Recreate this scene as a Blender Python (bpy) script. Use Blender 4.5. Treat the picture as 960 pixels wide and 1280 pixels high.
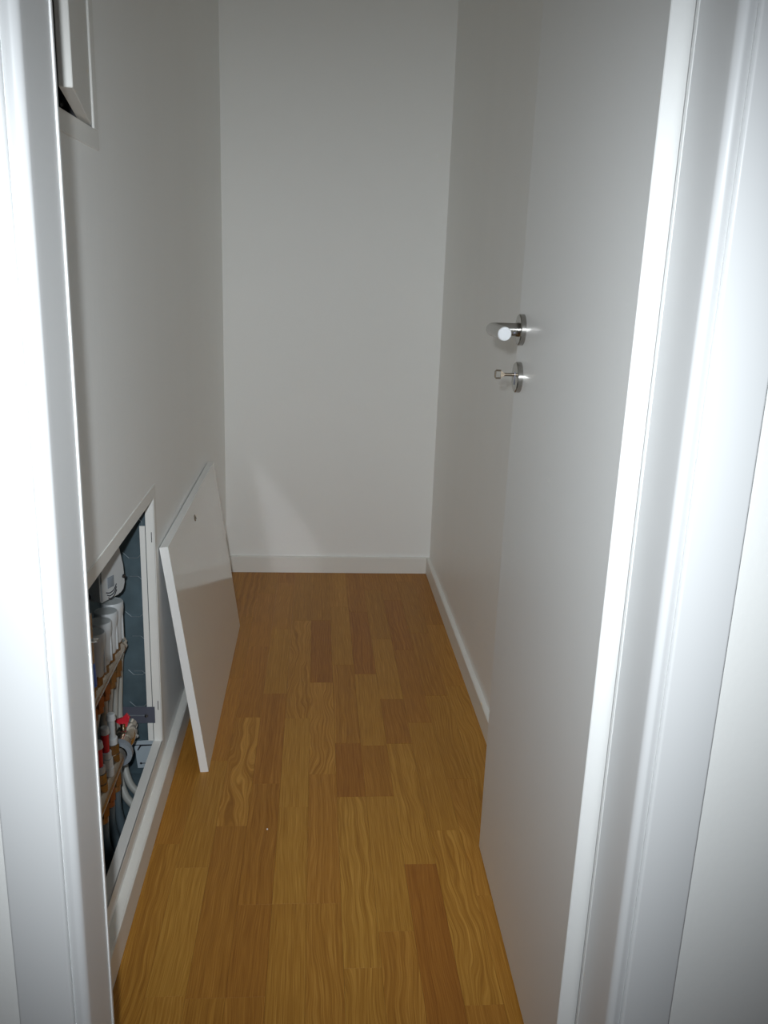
import bpy, bmesh, math, random
from mathutils import Vector, Matrix, Euler
random.seed(7)
for o in list(bpy.data.objects):
    bpy.data.objects.remove(o, do_unlink=True)
sc = bpy.context.scene
C = sc.collection

# ------------------------------------------------------------------ camera
H = 1.14
PITCH, YAW, ROLL = math.radians(15.6655), math.radians(4.8564), math.radians(2.1129)
fw = Vector((math.sin(YAW) * math.cos(PITCH), math.cos(YAW) * math.cos(PITCH), -math.sin(PITCH)))
rt = fw.cross(Vector((0, 0, 1))).normalized()
up = rt.cross(fw)
rt2 = math.cos(ROLL) * rt + math.sin(ROLL) * up
up2 = -math.sin(ROLL) * rt + math.cos(ROLL) * up
cam_data = bpy.data.cameras.new('camera')
cam = bpy.data.objects.new('camera', cam_data)
C.objects.link(cam)
cam.matrix_world = Matrix(((rt2.x, up2.x, -fw.x, 0), (rt2.y, up2.y, -fw.y, 0), (rt2.z, up2.z, -fw.z, H), (0, 0, 0, 1)))
cam_data.sensor_fit = 'VERTICAL'
cam_data.sensor_height = 36.0
cam_data.sensor_width = 27.0
cam_data.lens = 1074.64 / 1280 * 36.0
cam_data.clip_start = 0.02
sc.camera = cam

# ------------------------------------------------------------------ world, flash, exposure
w = bpy.data.worlds.new('world')
sc.world = w
w.use_nodes = True
w.node_tree.nodes['Background'].inputs['Color'].default_value = (0.72, 0.82, 1.0, 1)
w.node_tree.nodes['Background'].inputs['Strength'].default_value = 0.05
fl = bpy.data.lights.new('camera_flash', 'SPOT')           # the flash gun beside the lens
fl.energy = 77
fl.color = (0.90, 0.965, 1.02)
fl.spot_size = math.radians(87)
fl.spot_blend = 1.0
fl.shadow_soft_size = 0.013
flo = bpy.data.objects.new('camera_flash', fl)
C.objects.link(flo)
flo.matrix_world = cam.matrix_world @ Matrix.Rotation(math.radians(-2.0), 4, 'X')
flo.location = (-0.04, 0.0, 1.20)
sc.view_settings.view_transform = 'Standard'
sc.view_settings.look = 'None'
sc.view_settings.gamma = 1.0
sc.view_settings.use_curve_mapping = False
sc.view_settings.exposure = 0.0
sc.cycles.blur_glossy = 0.02
sc.cycles.max_bounces = 12
sc.cycles.diffuse_bounces = 8
sc.cycles.use_guiding = True
sc.cycles.use_surface_guiding = True
sc.cycles.sample_clamp_indirect = 0.0

# ------------------------------------------------------------------ materials
def nt(name):
    m = bpy.data.materials.new(name)
    m.use_nodes = True
    return m, m.node_tree.nodes, m.node_tree.links, m.node_tree.nodes['Principled BSDF']

def simple(name, col, rough=0.5, metal=0.0, noise=0.0, scale=30.0, bump=0.0, bscale=200.0, stretch=(1, 1, 1), coat=0.0, spec=0.5):
    m, n, l, b = nt(name)
    b.inputs['Roughness'].default_value = rough
    b.inputs['Metallic'].default_value = metal
    b.inputs['Specular IOR Level'].default_value = spec
    b.inputs['Coat Weight'].default_value = coat
    tc = n.new('ShaderNodeTexCoord')
    mp = n.new('ShaderNodeMapping')
    mp.inputs['Scale'].default_value = stretch
    l.new(tc.outputs['Object'], mp.inputs['Vector'])
    nz = n.new('ShaderNodeTexNoise')
    nz.inputs['Scale'].default_value = scale
    nz.inputs['Detail'].default_value = 3
    l.new(mp.outputs['Vector'], nz.inputs['Vector'])
    mx = n.new('ShaderNodeMix')
    mx.data_type = 'RGBA'
    mx.inputs[6].default_value = tuple(c * (1 - noise) for c in col) + (1,)
    mx.inputs[7].default_value = tuple(min(1, c * (1 + noise)) for c in col) + (1,)
    l.new(nz.outputs['Fac'], mx.inputs[0])
    l.new(mx.outputs[2], b.inputs['Base Color'])
    if bump:
        nb = n.new('ShaderNodeTexNoise')
        nb.inputs['Scale'].default_value = bscale
        nb.inputs['Detail'].default_value = 4
        l.new(mp.outputs['Vector'], nb.inputs['Vector'])
        bp = n.new('ShaderNodeBump')
        bp.inputs['Strength'].default_value = bump
        bp.inputs['Distance'].default_value = 0.002
        l.new(nb.outputs['Fac'], bp.inputs['Height'])
        l.new(bp.outputs['Normal'], b.inputs['Normal'])
    return m

M = {}
M['wall'] = simple('white_wall_paint', (0.88, 0.88, 0.85), 0.55, noise=0.012, scale=3, bump=0.09, bscale=140)
M['wall_sheen'] = simple('white_side_wall_paint', (0.88, 0.88, 0.855), 0.42, noise=0.02, scale=7, bump=0.25, bscale=90, stretch=(1, 1, 0.07))
M['ceiling'] = simple('white_ceiling_paint', (0.80, 0.80, 0.79), 0.8, noise=0.01, bump=0.15)
M['lacquer'] = simple('white_lacquered_trim', (0.705, 0.71, 0.705), 0.36, noise=0.006, scale=5)
M['door'] = simple('white_door_coating', (0.80, 0.80, 0.78), 0.38, noise=0.008, scale=5, bump=0.04, bscale=260)
M['skirting'] = simple('offwhite_baseboard_foil', (0.80, 0.785, 0.735), 0.4, noise=0.01, scale=8)
M['gasket'] = simple('white_rubber_gasket', (0.86, 0.86, 0.84), 0.5)
M['panel'] = simple('white_gloss_panel', (0.82, 0.805, 0.755), 0.095, noise=0.005, scale=6, spec=0.6)
M['panel_edge'] = simple('white_panel_edge', (0.86, 0.86, 0.84), 0.35)
M['panel_back'] = simple('grey_panel_backing', (0.5, 0.54, 0.58), 0.5, noise=0.03)
M['frame'] = simple('offwhite_powder_coat', (0.77, 0.76, 0.72), 0.4, noise=0.01)
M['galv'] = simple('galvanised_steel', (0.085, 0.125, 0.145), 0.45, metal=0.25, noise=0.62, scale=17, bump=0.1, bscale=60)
M['galv_edge'] = simple('bright_punched_steel_edge', (0.42, 0.47, 0.50), 0.3, metal=0.7, noise=0.3, scale=60)
M['dark_steel'] = simple('dark_zinc_steel', (0.16, 0.17, 0.22), 0.35, metal=0.5, noise=0.1)
M['steel'] = simple('brushed_stainless_steel', (0.40, 0.385, 0.36), 0.24, metal=1.0, noise=0.06, scale=60, stretch=(1, 1, 12))
M['chrome'] = simple('nickel_plated_brass', (0.34, 0.29, 0.235), 0.24, metal=1.0, noise=0.25, scale=70)
M['nickel'] = simple('bright_nickel', (0.58, 0.53, 0.46), 0.2, metal=1.0, noise=0.12, scale=90)
M['brass'] = simple('raw_brass', (0.30, 0.18, 0.075), 0.32, metal=0.8, noise=0.15, scale=50)
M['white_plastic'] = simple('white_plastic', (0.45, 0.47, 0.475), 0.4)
M['grey_plastic'] = simple('grey_plastic', (0.20, 0.23, 0.26), 0.45)
M['grey_cap'] = simple('light_grey_plastic_cap', (0.40, 0.43, 0.435), 0.5)
M['red'] = simple('red_plastic', (0.55, 0.02, 0.035), 0.35)
M['blue'] = simple('blue_plastic', (0.02, 0.09, 0.42), 0.35)
M['cap'] = simple('light_end_cap', (0.56, 0.57, 0.58), 0.35)
M['key'] = simple('worn_key_steel', (0.30, 0.25, 0.19), 0.34, metal=1.0, noise=0.1, scale=80)
M['black'] = simple('black_plastic', (0.012, 0.012, 0.014), 0.5)
M['pipe'] = simple('offwhite_heating_pipe', (0.36, 0.36, 0.33), 0.42, noise=0.03)
M['conduit'] = simple('blue_grey_conduit', (0.075, 0.10, 0.115), 0.5, noise=0.1)
M['paper'] = simple('white_label_paper', (0.42, 0.48, 0.52), 0.5)
M['ink'] = simple('black_ink', (0.015, 0.015, 0.02), 0.5)
M['copper'] = simple('copper_fitting', (0.30, 0.12, 0.045), 0.38, metal=0.7, noise=0.2, scale=60)
M['interior'] = simple('dark_box_interior', (0.10, 0.10, 0.11), 0.6)

def wood_material():
    m, n, l, b = nt('oak_laminate_strip')
    tc = n.new('ShaderNodeTexCoord')
    oi = n.new('ShaderNodeObjectInfo')
    sp = n.new('ShaderNodeSeparateColor')
    l.new(oi.outputs['Color'], sp.inputs['Color'])          # r: tone, g: how much the grain swirls, b: redness
    rnd = n.new('ShaderNodeVectorMath'); rnd.operation = 'SCALE'
    cx = n.new('ShaderNodeCombineXYZ')
    l.new(oi.outputs['Random'], cx.inputs[0]); l.new(oi.outputs['Random'], cx.inputs[1])
    l.new(cx.outputs[0], rnd.inputs[0]); rnd.inputs['Scale'].default_value = 37.0
    ad = n.new('ShaderNodeVectorMath'); ad.operation = 'ADD'
    l.new(tc.outputs['Object'], ad.inputs[0]); l.new(rnd.outputs[0], ad.inputs[1])
    # warp the coordinates: slow along the strip; swirl strips warp far more
    nw = n.new('ShaderNodeTexNoise'); nw.inputs['Scale'].default_value = 1.0; nw.inputs['Detail'].default_value = 2
    mpw = n.new('ShaderNodeMapping'); mpw.inputs['Scale'].default_value = (12, 3.4, 1)
    l.new(ad.outputs[0], mpw.inputs['Vector']); l.new(mpw.outputs['Vector'], nw.inputs['Vector'])
    ce = n.new('ShaderNodeMath'); ce.operation = 'SUBTRACT'; l.new(nw.outputs['Fac'], ce.inputs[0]); ce.inputs[1].default_value = 0.5
    amp = n.new('ShaderNodeMath'); amp.operation = 'MULTIPLY_ADD'; l.new(sp.outputs['Green'], amp.inputs[0]); amp.inputs[1].default_value = 0.10; amp.inputs[2].default_value = 0.006
    wv = n.new('ShaderNodeMath'); wv.operation = 'MULTIPLY'; l.new(ce.outputs[0], wv.inputs[0]); l.new(amp.outputs[0], wv.inputs[1])
    sx = n.new('ShaderNodeSeparateXYZ'); l.new(ad.outputs[0], sx.inputs[0])
    xa = n.new('ShaderNodeMath'); xa.operation = 'ADD'; l.new(sx.outputs['X'], xa.inputs[0]); l.new(wv.outputs[0], xa.inputs[1])
    cv = n.new('ShaderNodeCombineXYZ'); l.new(xa.outputs[0], cv.inputs[0]); l.new(sx.outputs['Y'], cv.inputs[1])
    # growth rings
    mr = n.new('ShaderNodeMapping'); mr.inputs['Scale'].default_value = (190, 0.9, 1); l.new(cv.outputs[0], mr.inputs['Vector'])
    ring = n.new('ShaderNodeTexNoise'); ring.inputs['Scale'].default_value = 1.0; ring.inputs['Detail'].default_value = 2.5; l.new(mr.outputs['Vector'], ring.inputs['Vector'])
    # pores: fine short dashes
    mf = n.new('ShaderNodeMapping'); mf.inputs['Scale'].default_value = (620, 11, 1); l.new(cv.outputs[0], mf.inputs['Vector'])
    fine = n.new('ShaderNodeTexNoise'); fine.inputs['Scale'].default_value = 1.0; fine.inputs['Detail'].default_value = 2; l.new(mf.outputs['Vector'], fine.inputs['Vector'])
    r1 = n.new('ShaderNodeMapRange'); r1.inputs['From Min'].default_value = 0.36; r1.inputs['From Max'].default_value = 0.64; l.new(ring.outputs['Fac'], r1.inputs['Value'])
    r2 = n.new('ShaderNodeMapRange'); r2.inputs['From Min'].default_value = 0.3; r2.inputs['From Max'].default_value = 0.7; l.new(fine.outputs['Fac'], r2.inputs['Value'])
    a1 = n.new('ShaderNodeMath'); ra = n.new('ShaderNodeMath'); ra.operation = 'MULTIPLY_ADD'; l.new(sp.outputs['Green'], ra.inputs[0]); ra.inputs[1].default_value = 0.42; ra.inputs[2].default_value = 0.12
    a1.operation = 'MULTIPLY'; l.new(r1.outputs[0], a1.inputs[0]); l.new(ra.outputs[0], a1.inputs[1])
    a2 = n.new('ShaderNodeMath'); a2.operation = 'MULTIPLY_ADD'; l.new(r2.outputs[0], a2.inputs[0]); a2.inputs[1].default_value = 0.42; l.new(a1.outputs[0], a2.inputs[2])
    tone = n.new('ShaderNodeMath'); tone.operation = 'MULTIPLY_ADD'; l.new(sp.outputs['Red'], tone.inputs[0]); tone.inputs[1].default_value = 0.50; l.new(a2.outputs[0], tone.inputs[2])
    tn = n.new('ShaderNodeMath'); tn.operation = 'SUBTRACT'; l.new(tone.outputs[0], tn.inputs[0]); tn.inputs[1].default_value = 0.10; tn.use_clamp = True
    cr = n.new('ShaderNodeValToRGB')
    e = cr.color_ramp.elements
    e[0].position = 0.0; e[0].color = (0.25, 0.096, 0.0115, 1)
    e[1].position = 1.0; e[1].color = (0.60, 0.318, 0.060, 1)
    k = e.new(0.5); k.color = (0.41, 0.19, 0.027, 1)
    l.new(tn.outputs[0], cr.inputs['Fac'])
    red = n.new('ShaderNodeMix'); red.data_type = 'RGBA'; red.blend_type = 'MULTIPLY'
    l.new(sp.outputs['Blue'], red.inputs[0]); l.new(cr.outputs['Color'], red.inputs[6]); red.inputs[7].default_value = (0.92, 0.76, 0.82, 1)
    l.new(red.outputs[2], b.inputs['Base Color'])
    b.inputs['Roughness'].default_value = 0.45
    b.inputs['Specular IOR Level'].default_value = 0.25
    bp = n.new('ShaderNodeBump'); bp.inputs['Strength'].default_value = 0.12; bp.inputs['Distance'].default_value = 0.0006
    l.new(fine.outputs['Fac'], bp.inputs['Height']); l.new(bp.outputs['Normal'], b.inputs['Normal'])
    return m
M['wood'] = wood_material()

# ------------------------------------------------------------------ mesh helpers
def tag(o, label=None, cat=None, group=None, kind=None):
    if label: o['label'] = label
    if cat: o['category'] = cat
    if group: o['group'] = group
    if kind: o['kind'] = kind
    return o

def empty(name, loc=(0, 0, 0), rotz=0.0):
    o = bpy.data.objects.new(name, None)
    C.objects.link(o)
    o.location = loc
    o.rotation_euler = (0, 0, rotz)
    o.empty_display_size = 0.05
    return o

class MB:
    def __init__(self):
        self.bm = bmesh.new()
    def box(self, x0, x1, y0, y1, z0, z1, bev=0.0, seg=2, rot=None, about=None):
        r = bmesh.ops.create_cube(self.bm, size=1.0)
        vs = r['verts']
        bmesh.ops.scale(self.bm, vec=(x1 - x0, y1 - y0, z1 - z0), verts=vs)
        bmesh.ops.translate(self.bm, vec=((x0 + x1) / 2, (y0 + y1) / 2, (z0 + z1) / 2), verts=vs)
        if bev:
            es = list({e for v in vs for e in v.link_edges})
            r2 = bmesh.ops.bevel(self.bm, geom=es, offset=bev, segments=seg, affect='EDGES', profile=0.5)
            vs = list({v for f in r2['faces'] for v in f.verts} | {v for v in vs if v.is_valid})
        if rot is not None:
            bmesh.ops.rotate(self.bm, cent=about, matrix=rot, verts=vs)
        return self
    def lathe(self, prof, origin, axis, seg=28):
        # prof: list of (r, h) along the axis
        q = Vector((0, 0, 1)).rotation_difference(Vector(axis).normalized())
        o = Vector(origin)
        rings = []
        for r, h in prof:
            if r < 1e-6:
                rings.append([self.bm.verts.new(o + q @ Vector((0, 0, h)))])
            else:
                rings.append([self.bm.verts.new(o + q @ Vector((r * math.cos(2 * math.pi * k / seg), r * math.sin(2 * math.pi * k / seg), h))) for k in range(seg)])
        for A, B in zip(rings, rings[1:]):
            if len(A) == 1 and len(B) == 1: continue
            for k in range(seg):
                k2 = (k + 1) % seg
                if len(A) == 1: self.bm.faces.new((A[0], B[k], B[k2]))
                elif len(B) == 1: self.bm.faces.new((A[k], A[k2], B[0]))
                else: self.bm.faces.new((A[k], A[k2], B[k2], B[k]))
        return self
    def cyl(self, p0, p1, r, seg=20, r2=None, ch=0.0):
        p0, p1 = Vector(p0), Vector(p1)
        L = (p1 - p0).length
        r2 = r if r2 is None else r2
        if ch:
            pr = [(0, 0), (r - ch, 0), (r, ch), (r2, L - ch), (r2 - ch, L), (0, L)]
        else:
            pr = [(0, 0), (r, 0), (r2, L), (0, L)]
        return self.lathe(pr, p0, p1 - p0, seg)
    def tube(self, pts, r, seg=14, sub=6, caps=True):
        P = [Vector(p) for p in pts]
        path = []
        if sub > 1 and len(P) > 2:
            E = [2 * P[0] - P[1]] + P + [2 * P[-1] - P[-2]]
            for i in range(1, len(E) - 2):
                for k in range(sub):
                    t = k / sub
                    a, b_, c, d = E[i - 1], E[i], E[i + 1], E[i + 2]
                    path.append(0.5 * ((2 * b_) + (c - a) * t + (2 * a - 5 * b_ + 4 * c - d) * t * t + (3 * b_ - a - 3 * c + d) * t ** 3))
            path.append(P[-1])
        else:
            path = P
        rings = []
        prev = None
        for i, p in enumerate(path):
            t = (path[min(i + 1, len(path) - 1)] - path[max(i - 1, 0)]).normalized()
            if prev is None:
                n_ = t.orthogonal().normalized()
            else:
                n_ = (prev - t * prev.dot(t)).normalized()
            prev = n_
            b2 = t.cross(n_)
            rings.append([self.bm.verts.new(p + r * (math.cos(2 * math.pi * k / seg) * n_ + math.sin(2 * math.pi * k / seg) * b2)) for k in range(seg)])
        for A, B in zip(rings, rings[1:]):
            for k in range(seg):
                self.bm.faces.new((A[k], A[(k + 1) % seg], B[(k + 1) % seg], B[k]))
        if caps:
            self.bm.faces.new(list(reversed(rings[0])))
            self.bm.faces.new(rings[-1])
        return self
    def prism(self, poly, z0, z1, axis='z'):
        # poly: closed outline; extruded along an axis
        def mk(u, v, wv):
            return {'z': (u, v, wv), 'y': (u, wv, v), 'x': (wv, u, v)}[axis]
        A = [self.bm.verts.new(mk(u, v, z0)) for u, v in poly]
        B = [self.bm.verts.new(mk(u, v, z1)) for u, v in poly]
        n_ = len(poly)
        for k in range(n_):
            self.bm.faces.new((A[k], A[(k + 1) % n_], B[(k + 1) % n_], B[k]))
        self.bm.faces.new(list(reversed(A)))
        self.bm.faces.new(B)
        return self
    def build(self, name, mat, parent=None, smooth=35, loc=None, rot=None):
        bmesh.ops.recalc_face_normals(self.bm, faces=self.bm.faces)
        me = bpy.data.meshes.new(name)
        self.bm.to_mesh(me)
        self.bm.free()
        for mm in (mat if isinstance(mat, (list, tuple)) else [mat]):
            me.materials.append(mm)
        if smooth:
            me.polygons.foreach_set('use_smooth', [True] * len(me.polygons))
            me.set_sharp_from_angle(angle=math.radians(smooth))
        o = bpy.data.objects.new(name, me)
        C.objects.link(o)
        if parent: o.parent = parent
        if loc: o.location = loc
        if rot: o.rotation_euler = rot
        return o

# ------------------------------------------------------------------ the setting
XL, XR, YB, YF0, YF1, ZC = -0.332, 0.4553, 3.176, 0.816, 0.895, 2.5
TOPD = 1.985
# manifold cabinet opening and fuse box opening in the left wall
CY0, CY1, CZ0, CZ1 = 0.925, 1.757, 0.020, 0.694
FY0, FY1, FZ0, FZ1 = 1.000, 1.415, 1.306, 1.86
WT = 0.14
b = MB()
def wl(y0, y1, z0, z1): b.box(XL - WT, XL, y0, y1, z0, z1)
wl(YF1, CY0, 0, ZC); wl(CY1, YB, 0, ZC)
wl(CY0, CY1, 0, CZ0); wl(CY0, CY1, CZ1, FZ0); wl(CY0, CY1, FZ1, ZC)
wl(CY0, FY0, FZ0, FZ1); wl(FY1, CY1, FZ0, FZ1)
b.box(XL - 0.0125, XL, CY0, CY1, CZ0, 0.092)           # plasterboard in front of the foot of the cabinet
tag(b.build('wall_left', M['wall_sheen'], smooth=0), 'white left closet wall holding the open manifold cabinet', 'wall', kind='structure')
tag(MB().box(XR, XR + 0.1, YF1, YB, 0, ZC).build('wall_right', M['wall_sheen'], smooth=0), 'white right closet wall behind the open door', 'wall', kind='structure')
tag(MB().box(XL - WT, XR + 0.1, YB, YB + 0.1, 0, ZC).build('wall_back', M['wall'], smooth=0), 'white end wall of the narrow closet', 'wall', kind='structure')
JL, JR = -0.247, 0.362                                     # inner faces of the door lining
b = MB().box(-1.3, JL - 0.03, YF0, YF1, 0, ZC).box(JR + 0.03, 1.4, YF0, YF1, 0, ZC).box(JL - 0.03, JR + 0.03, YF0, YF1, TOPD + 0.03, ZC)
tag(b.build('wall_front', M['wall'], smooth=0), 'white hallway wall around the door frame', 'wall', kind='structure')
tag(MB().box(-1.3, 1.4, -0.8, YB + 0.1, ZC, ZC + 0.1).build('ceiling', M['ceiling'], smooth=0), 'white ceiling above the closet', 'ceiling', kind='structure')

# baseboards
def skirt(name, poly, z0, z1, axis, label):
    tag(MB().prism(poly, z0, z1, axis).build(name, M['skirting'], smooth=0), label, 'baseboard', kind='structure')
def skprof(x, d, h=0.064):       # section (x, z): d is the thickness with its sign
    s = 1 if d > 0 else -1
    return [(x, 0.0005), (x + d, 0.0005), (x + d, h - 0.003), (x + d - s * 0.003, h), (x, h)]
skirt('baseboard_left', skprof(XL, 0.018), YF1, YB, 'y', 'off-white baseboard under the open manifold cabinet')
skirt('baseboard_right', skprof(XR, -0.013), YF1, YB, 'y', 'off-white baseboard along the right wall behind the door')
skirt('baseboard_back', skprof(YB, -0.013, 0.065), XL + 0.0185, XR - 0.0135, 'x', 'off-white baseboard across the end wall')

# floor: three-strip oak laminate, every strip a piece of its own
floor = MB().box(-1.3, 1.4, -0.8, YB + 0.1, -0.06, -0.0105).build('floor', M['wood'], smooth=0)
floor.color = (0.4, 0.2, 0.2, 1)
tag(floor, 'oak laminate floor of short strips', 'floor', kind='structure')
PX0, PW = -0.3245, 0.06432
joints = {                                                   # end joints of each strip row, read off the floor
 0: [1.08, 1.530, 1.98, 2.43, 2.88],
 1: [1.145, 1.456, 1.838, 2.27, 2.72],
 2: [1.139, 1.586, 2.043, 2.485, 2.94],
 3: [1.139, 1.350, 1.74, 2.175, 2.62, 3.05],
 4: [0.93, 1.350, 1.649, 2.037, 2.690],
 5: [0.91, 1.349, 1.776, 2.241, 2.693],
 6: [1.192, 1.685, 1.912, 2.355, 2.813],
 7: [0.86, 1.274, 1.685, 1.90, 2.294, 2.768],
 8: [1.00, 1.454, 1.908, 2.140, 2.541, 2.98],
 9: [1.108, 1.56, 2.012, 2.46, 2.88],
 10: [0.95, 1.36, 1.75, 2.16, 2.592, 3.073],
 11: [1.15, 1.599, 2.217, 2.66],
 -1: [1.3, 1.8, 2.3, 2.8], 12: [1.2, 1.7, 2.2, 2.7]}
# tone (0 dark .. 1 light), swirl, redness of strips that stand out: row -> {joint where it starts: ...}
special = {(2, 1.586): (0.50, 1.0, 0.3), (5, 1.776): (0.46, 1.0, 0.3), (4, 1.649): (0.82, 0.05, 0.0), (1, 1.145): (0.80, 0.25, 0.0),
 (4, 1.350): (0.74, 0.2, 0.0), (7, 2.294): (0.18, 0.3, 0.8), (8, 1.0): (0.26, 0.15, 0.8), (7, 1.274): (0.74, 0.05, 0.0), (6, 1.192): (0.62, 0.55, 0.0),
 (5, 2.241): (0.28, 0.2, 0.7), (4, 2.037): (0.40, 0.75, 0.2), (3, 1.74): (0.34, 0.3, 0.6), (3, 1.139): (0.34, 0.1, 0.5), (2, 1.139): (0.42, 0.15, 0.4),
 (9, 2.46): (0.24, 0.4, 0.7), (9, 1.108): (0.44, 0.75, 0.1), (6, 1.912): (0.40, 0.5, 0.3), (6, 1.685): (0.24, 0.2, 0.7), (8, 2.140): (0.60, 0.2, 0.0),
 (8, 1.908): (0.30, 0.2, 0.5), (1, 1.456): (0.62, 0.1, 0.0), (0, 1.08): (0.40, 0.45, 0.1), (6, 2.355): (0.58, 0.2, 0.0), (2, 2.043): (0.34, 0.3, 0.5),
 (7, 1.90): (0.62, 0.15, 0.0), (7, 1.685): (0.36, 0.2, 0.4), (8, 1.454): (0.55, 0.45, 0.0), (9, 1.56): (0.58, 0.1, 0.0), (10, 2.16): (0.36, 0.2, 0.3), (3, 2.175): (0.58, 0.2, 0.0)}
def plank_mesh(L, wd):
    bm = bmesh.new()
    r = bmesh.ops.create_cube(bm, size=1.0)
    bmesh.ops.scale(bm, vec=(wd, L, 0.010), verts=bm.verts)
    top = [e for e in bm.edges if all(v.co.z > 0 for v in e.verts)]
    bmesh.ops.bevel(bm, geom=top, offset=0.00012, segments=1, affect='EDGES')
    me = bpy.data.meshes.new('plank')
    bm.to_mesh(me); bm.free()
    me.materials.append(M['wood'])
    return me
cache = {}
rng = random.Random(11)
for row in range(-1, 13):
    x0 = PX0 + row * PW
    x1 = x0 + PW
    x0c, x1c = max(x0, XL + 0.001), min(x1, XR - 0.001)
    if x1c - x0c < 0.004: continue
    js = [0.62] + joints[row] + [YB - 0.001]
    for j0, j1 in zip(js, js[1:]):
        key = (round(j1 - j0, 4), round(x1c - x0c, 4))
        if key not in cache: cache[key] = plank_mesh(key[0] - 0.0002, key[1] - 0.0002)
        o = bpy.data.objects.new('plank', cache[key])
        C.objects.link(o)
        o.parent = floor
        o.location = ((x0c + x1c) / 2, (j0 + j1) / 2, -0.005)
        t = (rng.uniform(0.3, 0.66), rng.choice([0.1, 0.15, 0.2, 0.3, 0.5]), rng.uniform(0, 0.55))
        t = special.get((row, j0), t)
        o.color = (t[0], t[1], t[2], 1)

# ------------------------------------------------------------------ door frame
fr = empty('trim_1', (0, 0, 0))
tag(fr, 'white rounded door frame around the closet doorway', 'door frame', kind='structure')
def arc(cx, cy, r, a0, a1, n_=7):
    return [(cx + r * math.cos(math.radians(a0 + (a1 - a0) * k / n_)), cy + r * math.sin(math.radians(a0 + (a1 - a0) * k / n_))) for k in range(n_ + 1)]
def lining(s, face):             # s = +1 right, -1 left: section in plan, u measured from the inner face outwards
    R = 0.0090
    pts = [(0, 0.8995)] + [(0, 0.8265)] + arc(R, 0.8165, R, 180, 265)[0:] + [(0.0160, 0.8112), (0.0160, 0.8128), (0.029, 0.8128), (0.029, 0.8995)]
    return [(face + s * u, v) for u, v in pts]
def architrave(s, face, w0=0.0168, w1=0.0765):
    r = 0.003
    pts = arc(w0 + r, 0.8055 + r, r, 180, 270, 4) + arc(w1 - r, 0.8055 + r, r, 270, 360, 4) + [(w1, YF0 - 0.0005), (w0, YF0 - 0.0005)]
    return [(face + s * u, v) for u, v in pts]
for s, face in ((1, JR), (-1, JL)):
    MB().prism(lining(s, face), 0.0, TOPD + 0.03).build('lining', M['lacquer'], fr, smooth=40)
    MB().prism(architrave(s, face), 0.0, TOPD + 0.0765).build('architrave', M['lacquer'], fr, smooth=40)
    MB().box(*sorted((face + s * 0.004, face - (0.0007 if s > 0 else 0.0) - (0.0 if s > 0 else -0.0018))), 0.9, 0.9058, 0.0, TOPD, bev=0.0006).build('gasket', M['gasket'], fr)
# head of the frame
b = MB().box(JL, JR, 0.807, 0.8995, TOPD, TOPD + 0.03, bev=0.003)
b.build('lining', M['lacquer'], fr)
MB().box(JL - 0.0168, JR + 0.0168, 0.804, YF0 - 0.0005, TOPD + 0.0168, TOPD + 0.0765, bev=0.002).build('architrave', M['lacquer'], fr)
MB().box(JL, JR, 0.9, 0.9058, TOPD - 0.002, TOPD + 0.004).build('gasket', M['gasket'], fr)
# strike plate lip showing past the left lining
st = MB().box(JL - 0.002, JL + 0.0075, 0.9062, 0.916, 0.7282, 0.7296, bev=0.0003).box(JL - 0.002, JL + 0.001, 0.906, 0.916, 0.70, 0.76).build('strike_plate', M['steel'], fr)
tag(st, 'small bright metal lip')

# ------------------------------------------------------------------ door (local frame: u along the leaf from the hinge, v out of the face)
ANG = math.atan2(0.0108, 0.5873)
door = empty('door_1', (0.3390, 0.9138, 0.0))
door.rotation_euler = (0, 0, -ANG)
tag(door, 'white flush door standing open along the right wall', 'door', kind='structure')
LF = 0.5875
leaf = MB()                       # section in plan: x = away from the face (+), y along the leaf
leaf.prism([(0.001, 0), (0.0242, 0), (0.0256, 0.0015), (0.0256, 0.016), (0.040, 0.016), (0.040, LF - 0.012), (0.0256, LF - 0.012), (0.0256, LF), (0.001, LF), (0, LF - 0.001), (0, 0.001)], 0.005, 1.978)
leaf.build('leaf', M['door'], door, smooth=0)
MB().box(0.0262, 0.0292, 0.006, 0.0155, 0.006, 1.975).build('door_seal', M['gasket'], door)
def steel_tag(o, t): o['label'] = t; return o
U = 0.549
# rosette + lever
ros = MB().lathe([(0.0105, 0), (0.026, 0), (0.026, 0.0075), (0.0245, 0.009), (0.0105, 0.009)], (0, U, 1.052), (-1, 0, 0), 40).build('handle_rosette', M['steel'], door)
steel_tag(ros, 'round brushed steel rosette')
lev = MB()
lev.cyl((-0.006, U, 1.052), (-0.0125, U, 1.052), 0.0118, 28)
V = 0.0545
path = [(-0.012, U, 1.052), (-0.036, U, 1.052)] + [(-V + 0.016 + 0.016 * math.cos(a) - 0.016 + 0.0, 0, 0) for a in ()]
Rb = 0.013
path = [(-0.012, U, 1.052), (-(V - Rb), U, 1.052)] + [(-(V - Rb) - Rb * math.sin(math.radians(a)), U - Rb + Rb * math.cos(math.radians(a)), 1.052) for a in (15, 30, 45, 60, 75, 90)] + [(-V, U - 0.118, 1.052)]
lev.tube(path, 0.0108, seg=28, sub=1)
lv = lev.build('lever_handle', M['steel'], door, smooth=50)
MB().lathe([(0, 0.0012), (0.0094, 0.0012), (0.0106, 0.0), (0.0106, -0.001), (0, -0.001)], (-V, U - 0.118, 1.052), (0, -1, 0), 28).build('end_cap', M['cap'], lv)
MB().cyl((-0.0165, U - 0.0088, 1.0475), (-0.0165, U - 0.0102, 1.0475), 0.0016, 10).build('grub_screw', M['dark_steel'], lv)
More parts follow.
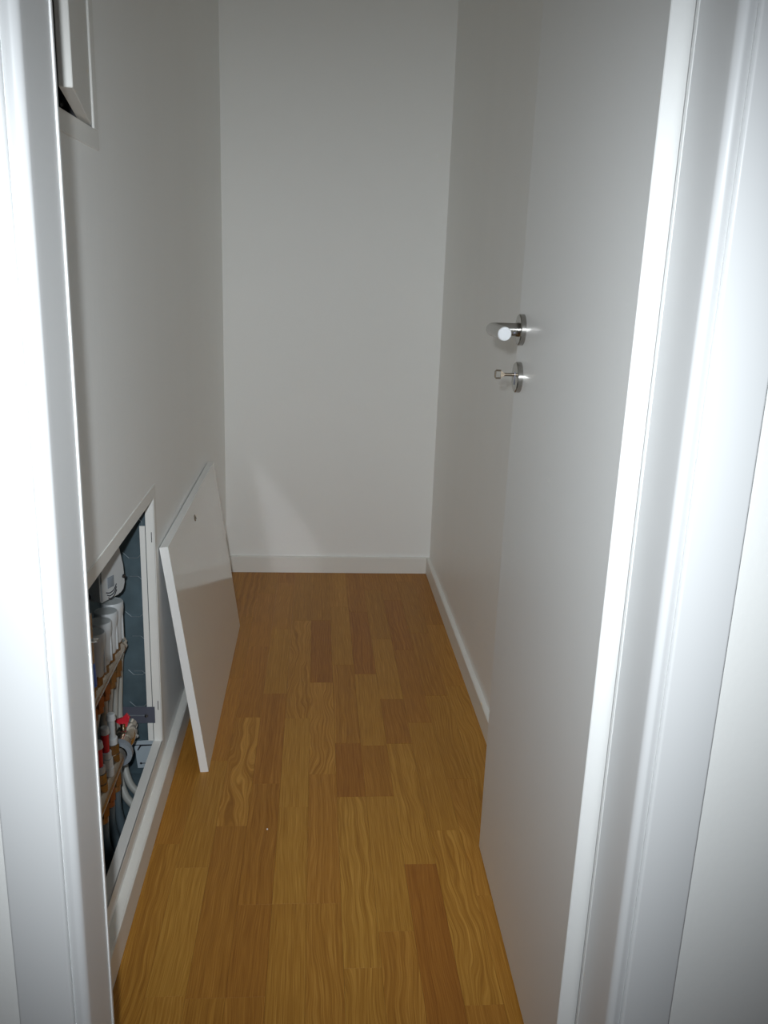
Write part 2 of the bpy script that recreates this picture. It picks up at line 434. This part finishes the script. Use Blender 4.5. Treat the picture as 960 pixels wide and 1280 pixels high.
kr = MB().lathe([(0, 0), (0.026, 0), (0.026, 0.0075), (0.0245, 0.009), (0, 0.009)], (0, U - 0.003, 0.9725), (-1, 0, 0), 40).build('key_rosette', M['steel'], door)
steel_tag(kr, 'round brushed steel key rosette')
MB().box(-0.0098, -0.0088, U - 0.0055, U - 0.0005, 0.9595, 0.9810, bev=0.0004).build('keyhole', M['dark_steel'], kr)

# key in the lock (rests inside the door: a thing of its own)
key = empty('door_key', (0.3390, 0.9138, 0.0))
key.rotation_euler = (0, 0, -ANG)
tag(key, 'small steel key sticking out of the round lock rosette under the door handle', 'key')
KY = U - 0.003
KZ = 0.9765
MB().cyl((-0.0095, KY, KZ), (-0.0275, KY, KZ), 0.0028, 14).build('shank', M['key'], key)
MB().prism([(-0.0270, KZ - 0.0026), (-0.0270, KZ + 0.0026), (-0.0335, KZ + 0.0064), (-0.0335, KZ - 0.0064)], KY - 0.0011, KY + 0.0011, 'y').build('collar', M['key'], key)
bow = MB()
bow.tube([(-0.0332, KY, KZ + 0.0064), (-0.0412, KY, KZ + 0.0066), (-0.0428, KY, KZ + 0.0048), (-0.0428, KY, KZ - 0.0048), (-0.0412, KY, KZ - 0.0066), (-0.0332, KY, KZ - 0.0064)], 0.0015, seg=8, sub=1)
bow.build('bow', M['key'], key)

# ------------------------------------------------------------------ leaning access panel
TILT = math.atan2(0.076, 0.553)
ap = empty('access_panel', (-0.236, 0, 0.0006))
ap.rotation_euler = (0, -TILT, 0)
tag(ap, 'glossy white cabinet cover leaning against the left wall beside the opening', 'panel')
PY0, PY1, PH, PT = 1.79, 2.645, 0.556, 0.019
pb = MB().box(-PT, 0, PY0, PY1, 0, PH, bev=0.0006, seg=1)
po = pb.build('board', [M['panel'], M['panel_edge'], M['panel_back']], ap, smooth=0)
for f in po.data.polygons:
    n_ = f.normal
    if abs(n_.y) > 0.7 or abs(n_.z) > 0.7: f.material_index = 1
    elif n_.x < -0.7: f.material_index = 2
lk = MB().lathe([(0, 0.003), (0.0035, 0.003), (0.0042, 0.0022), (0.0075, 0.0018), (0.009, 0.0), (0, 0)], (0, 2.165, 0.512), (1, 0, 0), 20).build('latch', M['chrome'], ap)
tag(lk, 'small round chrome latch')
MB().box(0.0029, 0.0034, 2.1645, 2.1655, 0.5085, 0.5155).build('latch_slot', M['black'], lk)

# ------------------------------------------------------------------ manifold cabinet in the left wall
cab = empty('manifold_cabinet', (XL, 1.33, 0.10))
tag(cab, 'recessed steel manifold cabinet with an off-white frame and its cover removed', 'cabinet')
def cpart(mb, name, mat, parent=None, smooth=35):
    o = mb.build(name, mat, cab if parent is None else parent, smooth=smooth)
    if parent is None: o.location = (-cab.location.x, -cab.location.y, -cab.location.z)
    return o
IY0, IY1, IZ0, IZ1 = 0.955, 1.748, 0.108, 0.670              # clear opening of the frame
FX = XL + 0.0016
# flange on the wall face, four strips
cpart(MB().box(XL - 0.001, FX, IY0 - 0.025, IY1 + 0.025, IZ1, IZ1 + 0.026, bev=0.0006, seg=1).box(XL - 0.019, XL, IY0, IY1, IZ1, IZ1 + 0.0015), 'frame_rail', M['frame'])
cpart(MB().box(XL - 0.001, FX, IY0 - 0.025, IY1 + 0.025, IZ0 - 0.026, IZ0, bev=0.0006, seg=1).box(XL - 0.019, XL + 0.001, IY0, IY1, IZ0 - 0.0015, IZ0), 'frame_rail', M['frame'])
cpart(MB().box(XL - 0.001, FX, IY1, IY1 + 0.024, IZ0, IZ1, bev=0.0006, seg=1).box(XL - 0.017, XL, IY1, IY1 + 0.0015, IZ0, IZ1), 'frame_stile', M['frame'])
cpart(MB().box(XL - 0.001, FX, IY0 - 0.024, IY0, IZ0, IZ1, bev=0.0006, seg=1).box(XL - 0.017, XL, IY0 - 0.0015, IY0, IZ0, IZ1), 'frame_stile', M['frame'])
# inner rail of the telescopic frame, stepped back
cpart(MB().box(XL - 0.0285, XL - 0.0175, IY1 - 0.006, IY1 - 0.004, 0.112, 0.612), 'inner_rail', M['frame'])
for zz in (0.575, 0.185):
    s_ = cpart(MB().box(XL - 0.0062, XL - 0.0048, IY1 - 0.0006, IY1 + 0.0005, zz, zz + 0.022), 'slot', M['ink'])
# steel box
BX = XL - 0.110
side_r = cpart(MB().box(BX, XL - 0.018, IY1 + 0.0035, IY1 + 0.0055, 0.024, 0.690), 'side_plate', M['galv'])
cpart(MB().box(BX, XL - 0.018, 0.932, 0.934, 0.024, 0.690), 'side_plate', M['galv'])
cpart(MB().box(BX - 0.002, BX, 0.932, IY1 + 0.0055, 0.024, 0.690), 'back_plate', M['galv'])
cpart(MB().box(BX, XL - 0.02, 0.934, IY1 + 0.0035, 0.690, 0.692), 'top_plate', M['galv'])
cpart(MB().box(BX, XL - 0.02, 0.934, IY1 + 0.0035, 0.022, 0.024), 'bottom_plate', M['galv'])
# octagonal knock-outs punched in the side plate
YP = IY1 + 0.0028
def knockout(xc, zc, hw, hh, c=0.012):
    pts = [(xc - hw + c, zc + hh), (xc + hw - c, zc + hh), (xc + hw, zc + hh - c), (xc + hw, zc - hh + c), (xc + hw - c, zc - hh), (xc - hw + c, zc - hh), (xc - hw, zc - hh + c), (xc - hw, zc + hh - c)]
    mb = MB()
    for i_, (p, q_) in enumerate(zip(pts, pts[1:] + pts[:1])):
        if i_ in (6, 7): continue
        mb.tube([(p[0], YP, p[1]), (q_[0], YP, q_[1])], 0.0006, seg=6, sub=1)
    return cpart(mb, 'knockout', M['galv_edge'])
for zc in (0.585, 0.452, 0.315, 0.235):
    knockout(XL - 0.046, zc, 0.021, 0.046 if zc != 0.235 else 0.043)
# mounting bracket tab with slot and screw
br = cpart(MB().box(XL - 0.085, XL - 0.0115, IY1 - 0.010, IY1 - 0.0085, 0.158, 0.197), 'bracket', M['dark_steel'])
MB().box(XL - 0.075, XL - 0.032, IY1 - 0.0104, IY1 - 0.0098, 0.1755, 0.1775).build('slot', M['galv_edge'], br)
MB().lathe([(0, 0.004), (0.003, 0.0035), (0.0045, 0), (0, 0)], (XL - 0.030, IY1 - 0.010, 0.176), (0, -1, 0), 12).build('screw', M['steel'], br)
# instruction sticker low on the side plate
stk = cpart(MB().prism([(XL - 0.063, 0.106), (XL - 0.014, 0.109), (XL - 0.014, 0.040), (XL - 0.056, 0.038)], YP - 0.0006, YP, 'y'), 'sticker', M['paper'])
stk['label'] = 'white sticker with printed line drawings'
MB().prism([(XL - 0.061, 0.0950), (XL - 0.050, 0.0956), (XL - 0.056, 0.0835), (XL - 0.0535, 0.0825), (XL - 0.0465, 0.0935), (XL - 0.014, 0.0955), (XL - 0.014, 0.0978), (XL - 0.049, 0.0972), (XL - 0.061, 0.0970)], YP - 0.0010, YP - 0.0006, 'y').build('drawing', M['ink'], stk)
MB().prism([(XL - 0.052, 0.0500), (XL - 0.049, 0.0528), (XL - 0.046, 0.0508), (XL - 0.032, 0.0510), (XL - 0.032, 0.0494), (XL - 0.046, 0.0490), (XL - 0.049, 0.0465)], YP - 0.0010, YP - 0.0006, 'y').build('drawing', M['ink'], stk)

# ---- upper manifold bar with thermal actuators
um = empty('heating_manifold', (-0.395, 1.30, 0.378))
tag(um, 'upper brass heating manifold under a row of white cylindrical actuators', 'manifold')
def on(parent, mb, name, mat, label=None, smooth=35):
    o = mb.build(name, mat, parent, smooth=smooth)
    p, loc = parent, Vector((0, 0, 0))
    while p is not None:
        loc += p.location; p = p.parent
    o.location = -loc
    if label: o['label'] = label
    return o
ZU, XU = 0.378, -0.395
on(um, MB().cyl((XU, 0.96, ZU), (XU, 1.655, ZU), 0.0145, 24), 'bar', M['chrome'])
on(um, MB().cyl((XU, 1.652, ZU), (XU, 1.668, ZU), 0.0165, 8, ch=0.002).cyl((XU, 1.668, ZU + 0.002), (XU, 1.684, ZU + 0.002), 0.0125, 6, ch=0.0015), 'end_cap', M['chrome'])
YS = [1.62 - 0.05 * k for k in range(13)]
for k, y in enumerate(YS):
    v = MB().cyl((XU, y, ZU + 0.012), (XU, y, ZU + 0.026), 0.0135, 16).cyl((XU, y, ZU + 0.026), (XU, y, ZU + 0.034), 0.0165, 6)
    vv = on(um, v, 'valve', M['brass'] if k % 2 else M['chrome'])
    on(um, MB().cyl((XU, y, ZU - 0.034), (XU, y, ZU - 0.012), 0.0135, 6).cyl((XU, y, ZU - 0.045), (XU, y, ZU - 0.034), 0.0115, 14), 'union_nut', M['copper'] if k in (2, 3, 4) else M['brass'])
    if k in (4,):
        on(um, MB().lathe([(0, 0.044), (0.012, 0.044), (0.014, 0.040), (0.0155, 0.0), (0, 0)], (XU, y, ZU + 0.034), (0, 0, 1), 20), 'cap', M['blue'], 'blue protective cap')
        continue
    a = MB().lathe([(0, 0), (0.0150, 0), (0.0165, 0.005), (0.0185, 0.043), (0.0210, 0.063), (0.0218, 0.070), (0.0218, 0.0835), (0.0205, 0.0855)], (XU, y, ZU + 0.030), (0, 0, 1), 28)
    ao = on(um, a, 'actuator', M['white_plastic'])
    MB().lathe([(0.0205, 0.0855), (0.0202, 0.0850), (0.0195, 0.0850), (0, 0.0855)], (XU, y, ZU + 0.030), (0, 0, 1), 28).build('lid', M['grey_cap'], ao)
    MB().box(XU + 0.0165, XU + 0.0205, y - 0.002, y + 0.002, ZU + 0.036, ZU + 0.085, bev=0.001).build('rib', M['white_plastic'], ao)
vs_ = on(um, MB().cyl((XU, 1.660, ZU + 0.010), (XU, 1.660, ZU + 0.026), 0.006, 12), 'vent_valve', M['chrome'])
MB().cyl((XU, 1.660, ZU + 0.026), (XU, 1.660, ZU + 0.040), 0.0048, 12, ch=0.001).build('cap', M['blue'], vs_)['label'] = 'small blue vent cap'

# ---- lower manifold bar with flow meters
lm = empty('heating_manifold', (-0.378, 1.30, 0.215))
tag(lm, 'lower nickel heating manifold with red-and-white flow meters and a red lever', 'manifold')
ZL, XB = 0.201, -0.379
on(lm, MB().cyl((XB, 0.96, ZL), (XB, 1.60, ZL), 0.0165, 24), 'bar', M['chrome'])
on(lm, MB().lathe([(0, 0.074), (0.0125, 0.074), (0.0150, 0.071), (0.0150, 0.056), (0.0135, 0.054), (0.0135, 0.050), (0.0195, 0.045), (0.0208, 0.036), (0.0208, 0.012), (0.0185, 0.006), (0.0168, 0.004), (0.0168, 0)], (XB, 1.585, ZL), (0, 1, 0), 26), 'end_valve', M['nickel'])
lev2 = MB().prism([(XB - 0.006, ZL + 0.030), (XB + 0.006, ZL + 0.026), (XB + 0.012, ZL + 0.046), (XB + 0.006, ZL + 0.056), (XB - 0.003, ZL + 0.046), (XB - 0.019, ZL + 0.040)], 1.600, 1.606, 'y')
on(lm, lev2, 'lever', M['red'], 'red plastic lever')
on(lm, MB().cyl((XB - 0.002, 1.603, ZL + 0.016), (XB - 0.002, 1.603, ZL + 0.034), 0.006, 12), 'valve_stem', M['chrome'])
on(lm, MB().tube([(XB + 0.010, 1.650, ZL - 0.020), (XB + 0.014, 1.654, ZL - 0.027), (XB - 0.002, 1.656, ZL - 0.031), (XB - 0.014, 1.652, ZL - 0.025)], 0.0028, 8, 4), 'cap_strap', M['grey_cap'])
on(lm, MB().lathe([(0.018, 0), (0.0275, 0), (0.0275, 0.012), (0.018, 0.012)], (XB, 1.540, ZL), (0, 1, 0), 28), 'pipe_clip', M['grey_plastic'], 'grey plastic holding ring')
YL = [1.50 - 0.05 * k for k in range(10)]
for k, y in enumerate(YL):
    fm = on(lm, MB().cyl((XB, y, ZL + 0.012), (XB, y, ZL + 0.028), 0.0135, 16).cyl((XB, y, ZL + 0.028), (XB, y, ZL + 0.048), 0.0125, 8), 'meter_base', M['chrome'] if k % 2 == 0 else M['white_plastic'])
    g = MB().cyl((XB, y, ZL + 0.048), (XB, y, ZL + 0.062), 0.0105, 16, ch=0.001)
    go = on(lm, g, 'flow_meter', M['white_plastic'])
    MB().cyl((XB, y, ZL + 0.062), (XB, y, ZL + 0.098), 0.0072, 16).build('tube', M['red'] if k else M['grey_cap'], go)
    MB().cyl((XB, y, ZL + 0.098), (XB, y, ZL + 0.112), 0.0095, 16, r2=0.008, ch=0.0015).build('cap', M['white_plastic'], go)
    on(lm, MB().cyl((XB, y, ZL - 0.042), (XB, y, ZL - 0.012), 0.0135, 6, ch=0.0015).cyl((XB, y, ZL - 0.053), (XB, y, ZL - 0.042), 0.0115, 14), 'union_nut', M['brass'] if k % 2 == 0 else M['copper'])

# ---- pipes: return loops drop behind the lower bar, supply loops start below it
g1 = 'heating pipes falling from the upper manifold'
names = ['off-white heating pipe falling closest to the steel end plate of the manifold cabinet', 'off-white heating pipe second from the steel end plate of the manifold cabinet',
         'off-white heating pipe third from the steel end plate of the manifold cabinet',
         'off-white heating pipe fourth from the steel end plate, behind the grey holding ring',
         'off-white heating pipe fifth from the steel end plate, behind the flow meters']
tops = [1.672] + YS[:4]
for k, y in enumerate(tops):
    yo = [1.704, 1.659, 1.608, 1.567][k] if k < 4 else y - 0.005
    xo = -0.4125
    zt = ZU - 0.045 if k else ZU - 0.018
    if k < 2:
        low = [(xo + 0.008, yo - 0.022, 0.110), (xo + 0.024, yo - 0.042, 0.060), (xo + 0.046, yo - 0.050, 0.034)]
    else:
        low = [(xo, yo, 0.145), (xo, yo, 0.085), (xo, yo, 0.0245)]
    p = MB().tube([(XU - (0.002 if k else 0.0), y + (0.004 if k else 0.0), zt), (XU - 0.008, (y + yo) / 2 + 0.004, zt - 0.03), (xo + 0.003, yo, 0.265), (xo, yo, 0.20)] + low, 0.0080, 14, 6)
    o = p.build('heating_pipe', M['pipe'])
    tag(o, names[k], 'pipe', g1)
g2 = 'conduits below the lower manifold'
cn = ['blue-grey conduit under the first brass nut of the lower manifold', 'blue-grey conduit under the second brass nut of the lower manifold',
      'blue-grey conduit under the third nut of the lower manifold', 'blue-grey conduit under the fourth nut of the lower manifold']
for k, y in enumerate(YL[:4]):
    p = MB().tube([(XB, y, ZL - 0.054), (XB, y, ZL - 0.09), (XB + 0.004, y, 0.085), (XB + 0.012, y + 0.003, 0.055), (XB + 0.020, y + 0.010, 0.036)], 0.0110, 14, 6)
    tag(p.build('conduit', M['conduit']), cn[k], 'conduit', g2)

# ---- white wiring box above the actuators
wb = empty('wiring_box', (-0.420, 1.585, 0.56), math.radians(-24))
tag(wb, 'white plastic wiring box with slotted vents above the manifold actuators', 'box')
hb = MB().prism([(-0.02, -0.046), (0.040, -0.046), (0.050, -0.040), (0.056, -0.026), (0.050, 0.010), (0.040, 0.050), (0.030, 0.085), (-0.02, 0.085)], -0.004, 0.034, 'x')
bmesh.ops.bevel(hb.bm, geom=[e for e in hb.bm.edges], offset=0.0035, segments=2, affect='EDGES')
hb.build('housing', M['white_plastic'], wb)
MB().box(0.0335, 0.0349, 0.000, 0.019, -0.022, 0.000, bev=0.0005).build('window', M['grey_plastic'], wb)
for i_, zz in enumerate((-0.028, -0.034, -0.040)):
    MB().tube([(0.0344, -0.006 + 0.003 * i_, zz), (0.0344, 0.006, zz - 0.004), (0.0344, 0.018, zz - 0.001), (0.0344, 0.026, zz + 0.008)], 0.0010, 6, 4).build('vent', M['ink'], wb)
MB().cyl((0.033, 0.049, -0.012), (0.037, 0.049, -0.012), 0.004, 12).build('knob', M['black'], wb)
MB().cyl((0.004, -0.0195, -0.036), (0.004, -0.0225, -0.036), 0.006, 12).build('knob', M['black'], wb)

# ------------------------------------------------------------------ fuse box higher on the left wall, its door ajar
fb = empty('fuse_box', (XL, 1.2, 1.30))
tag(fb, 'flush white fuse box high on the left wall with its door ajar', 'fuse box')
def fpart(mb, name, mat, smooth=35):
    o = mb.build(name, mat, fb, smooth=smooth)
    o.location = (-XL, -1.2, -1.30)
    return o
OY0, OY1, OZ0, OZ1 = 1.02, 1.396, 1.326, 1.84
fpart(MB().box(XL - 0.001, XL + 0.003, OY0 - 0.027, OY1 + 0.027, OZ0 - 0.028, OZ0, bev=0.001, seg=1).box(XL - 0.02, XL, OY0, OY1, OZ0 - 0.002, OZ0), 'frame_rail', M['frame'])
fpart(MB().box(XL - 0.001, XL + 0.003, OY0 - 0.027, OY1 + 0.027, OZ1, OZ1 + 0.028, bev=0.001, seg=1), 'frame_rail', M['frame'])
fpart(MB().box(XL - 0.001, XL + 0.003, OY1 + 0.001, OY1 + 0.027, OZ0, OZ1, bev=0.001, seg=1), 'frame_stile', M['frame'])
fpart(MB().box(XL - 0.001, XL + 0.003, OY0 - 0.027, OY0, OZ0, OZ1, bev=0.001, seg=1), 'frame_stile', M['frame'])
fpart(MB().box(XL - 0.10, XL - 0.098, OY0, OY1, OZ0, OZ1).box(XL - 0.1, XL - 0.001, OY0 - 0.002, OY0, OZ0, OZ1).box(XL - 0.1, XL - 0.001, OY1, OY1 + 0.0015, OZ0, OZ1).box(XL - 0.1, XL - 0.02, OY0, OY1, OZ0 - 0.002, OZ0).box(XL - 0.1, XL - 0.001, OY0, OY1, OZ1 - 0.002, OZ1), 'case', M['interior'])
fpart(MB().lathe([(0, 0.003), (0.003, 0.0025), (0.004, 0), (0, 0)], (XL - 0.010, 1.275, OZ0 + 0.012), (1, 0, 0), 10), 'screw', M['steel'])
TH = math.radians(9.8)
fd = MB().box(-0.0165, -0.0008, -0.296, 0.0, 0.0, 0.505, bev=0.001, seg=1).build('door', M['frame'], fb, smooth=0)
fd.location = (0.001, OY1 - 1.2 - 0.001, OZ0 - 1.30 + 0.003)
fd.rotation_euler = (0, 0, TH)

# ------------------------------------------------------------------ a crumb of plaster on the floor
crumb = MB()
crumb.box(-0.0016, 0.0016, -0.002, 0.002, 0, 0.002, bev=0.0007, seg=1)
co = crumb.build('plaster_crumb', M['wall'], loc=(-0.088, 1.572, 0.0))
tag(co, 'tiny white plaster crumb lying alone on the floor strips', 'crumb')
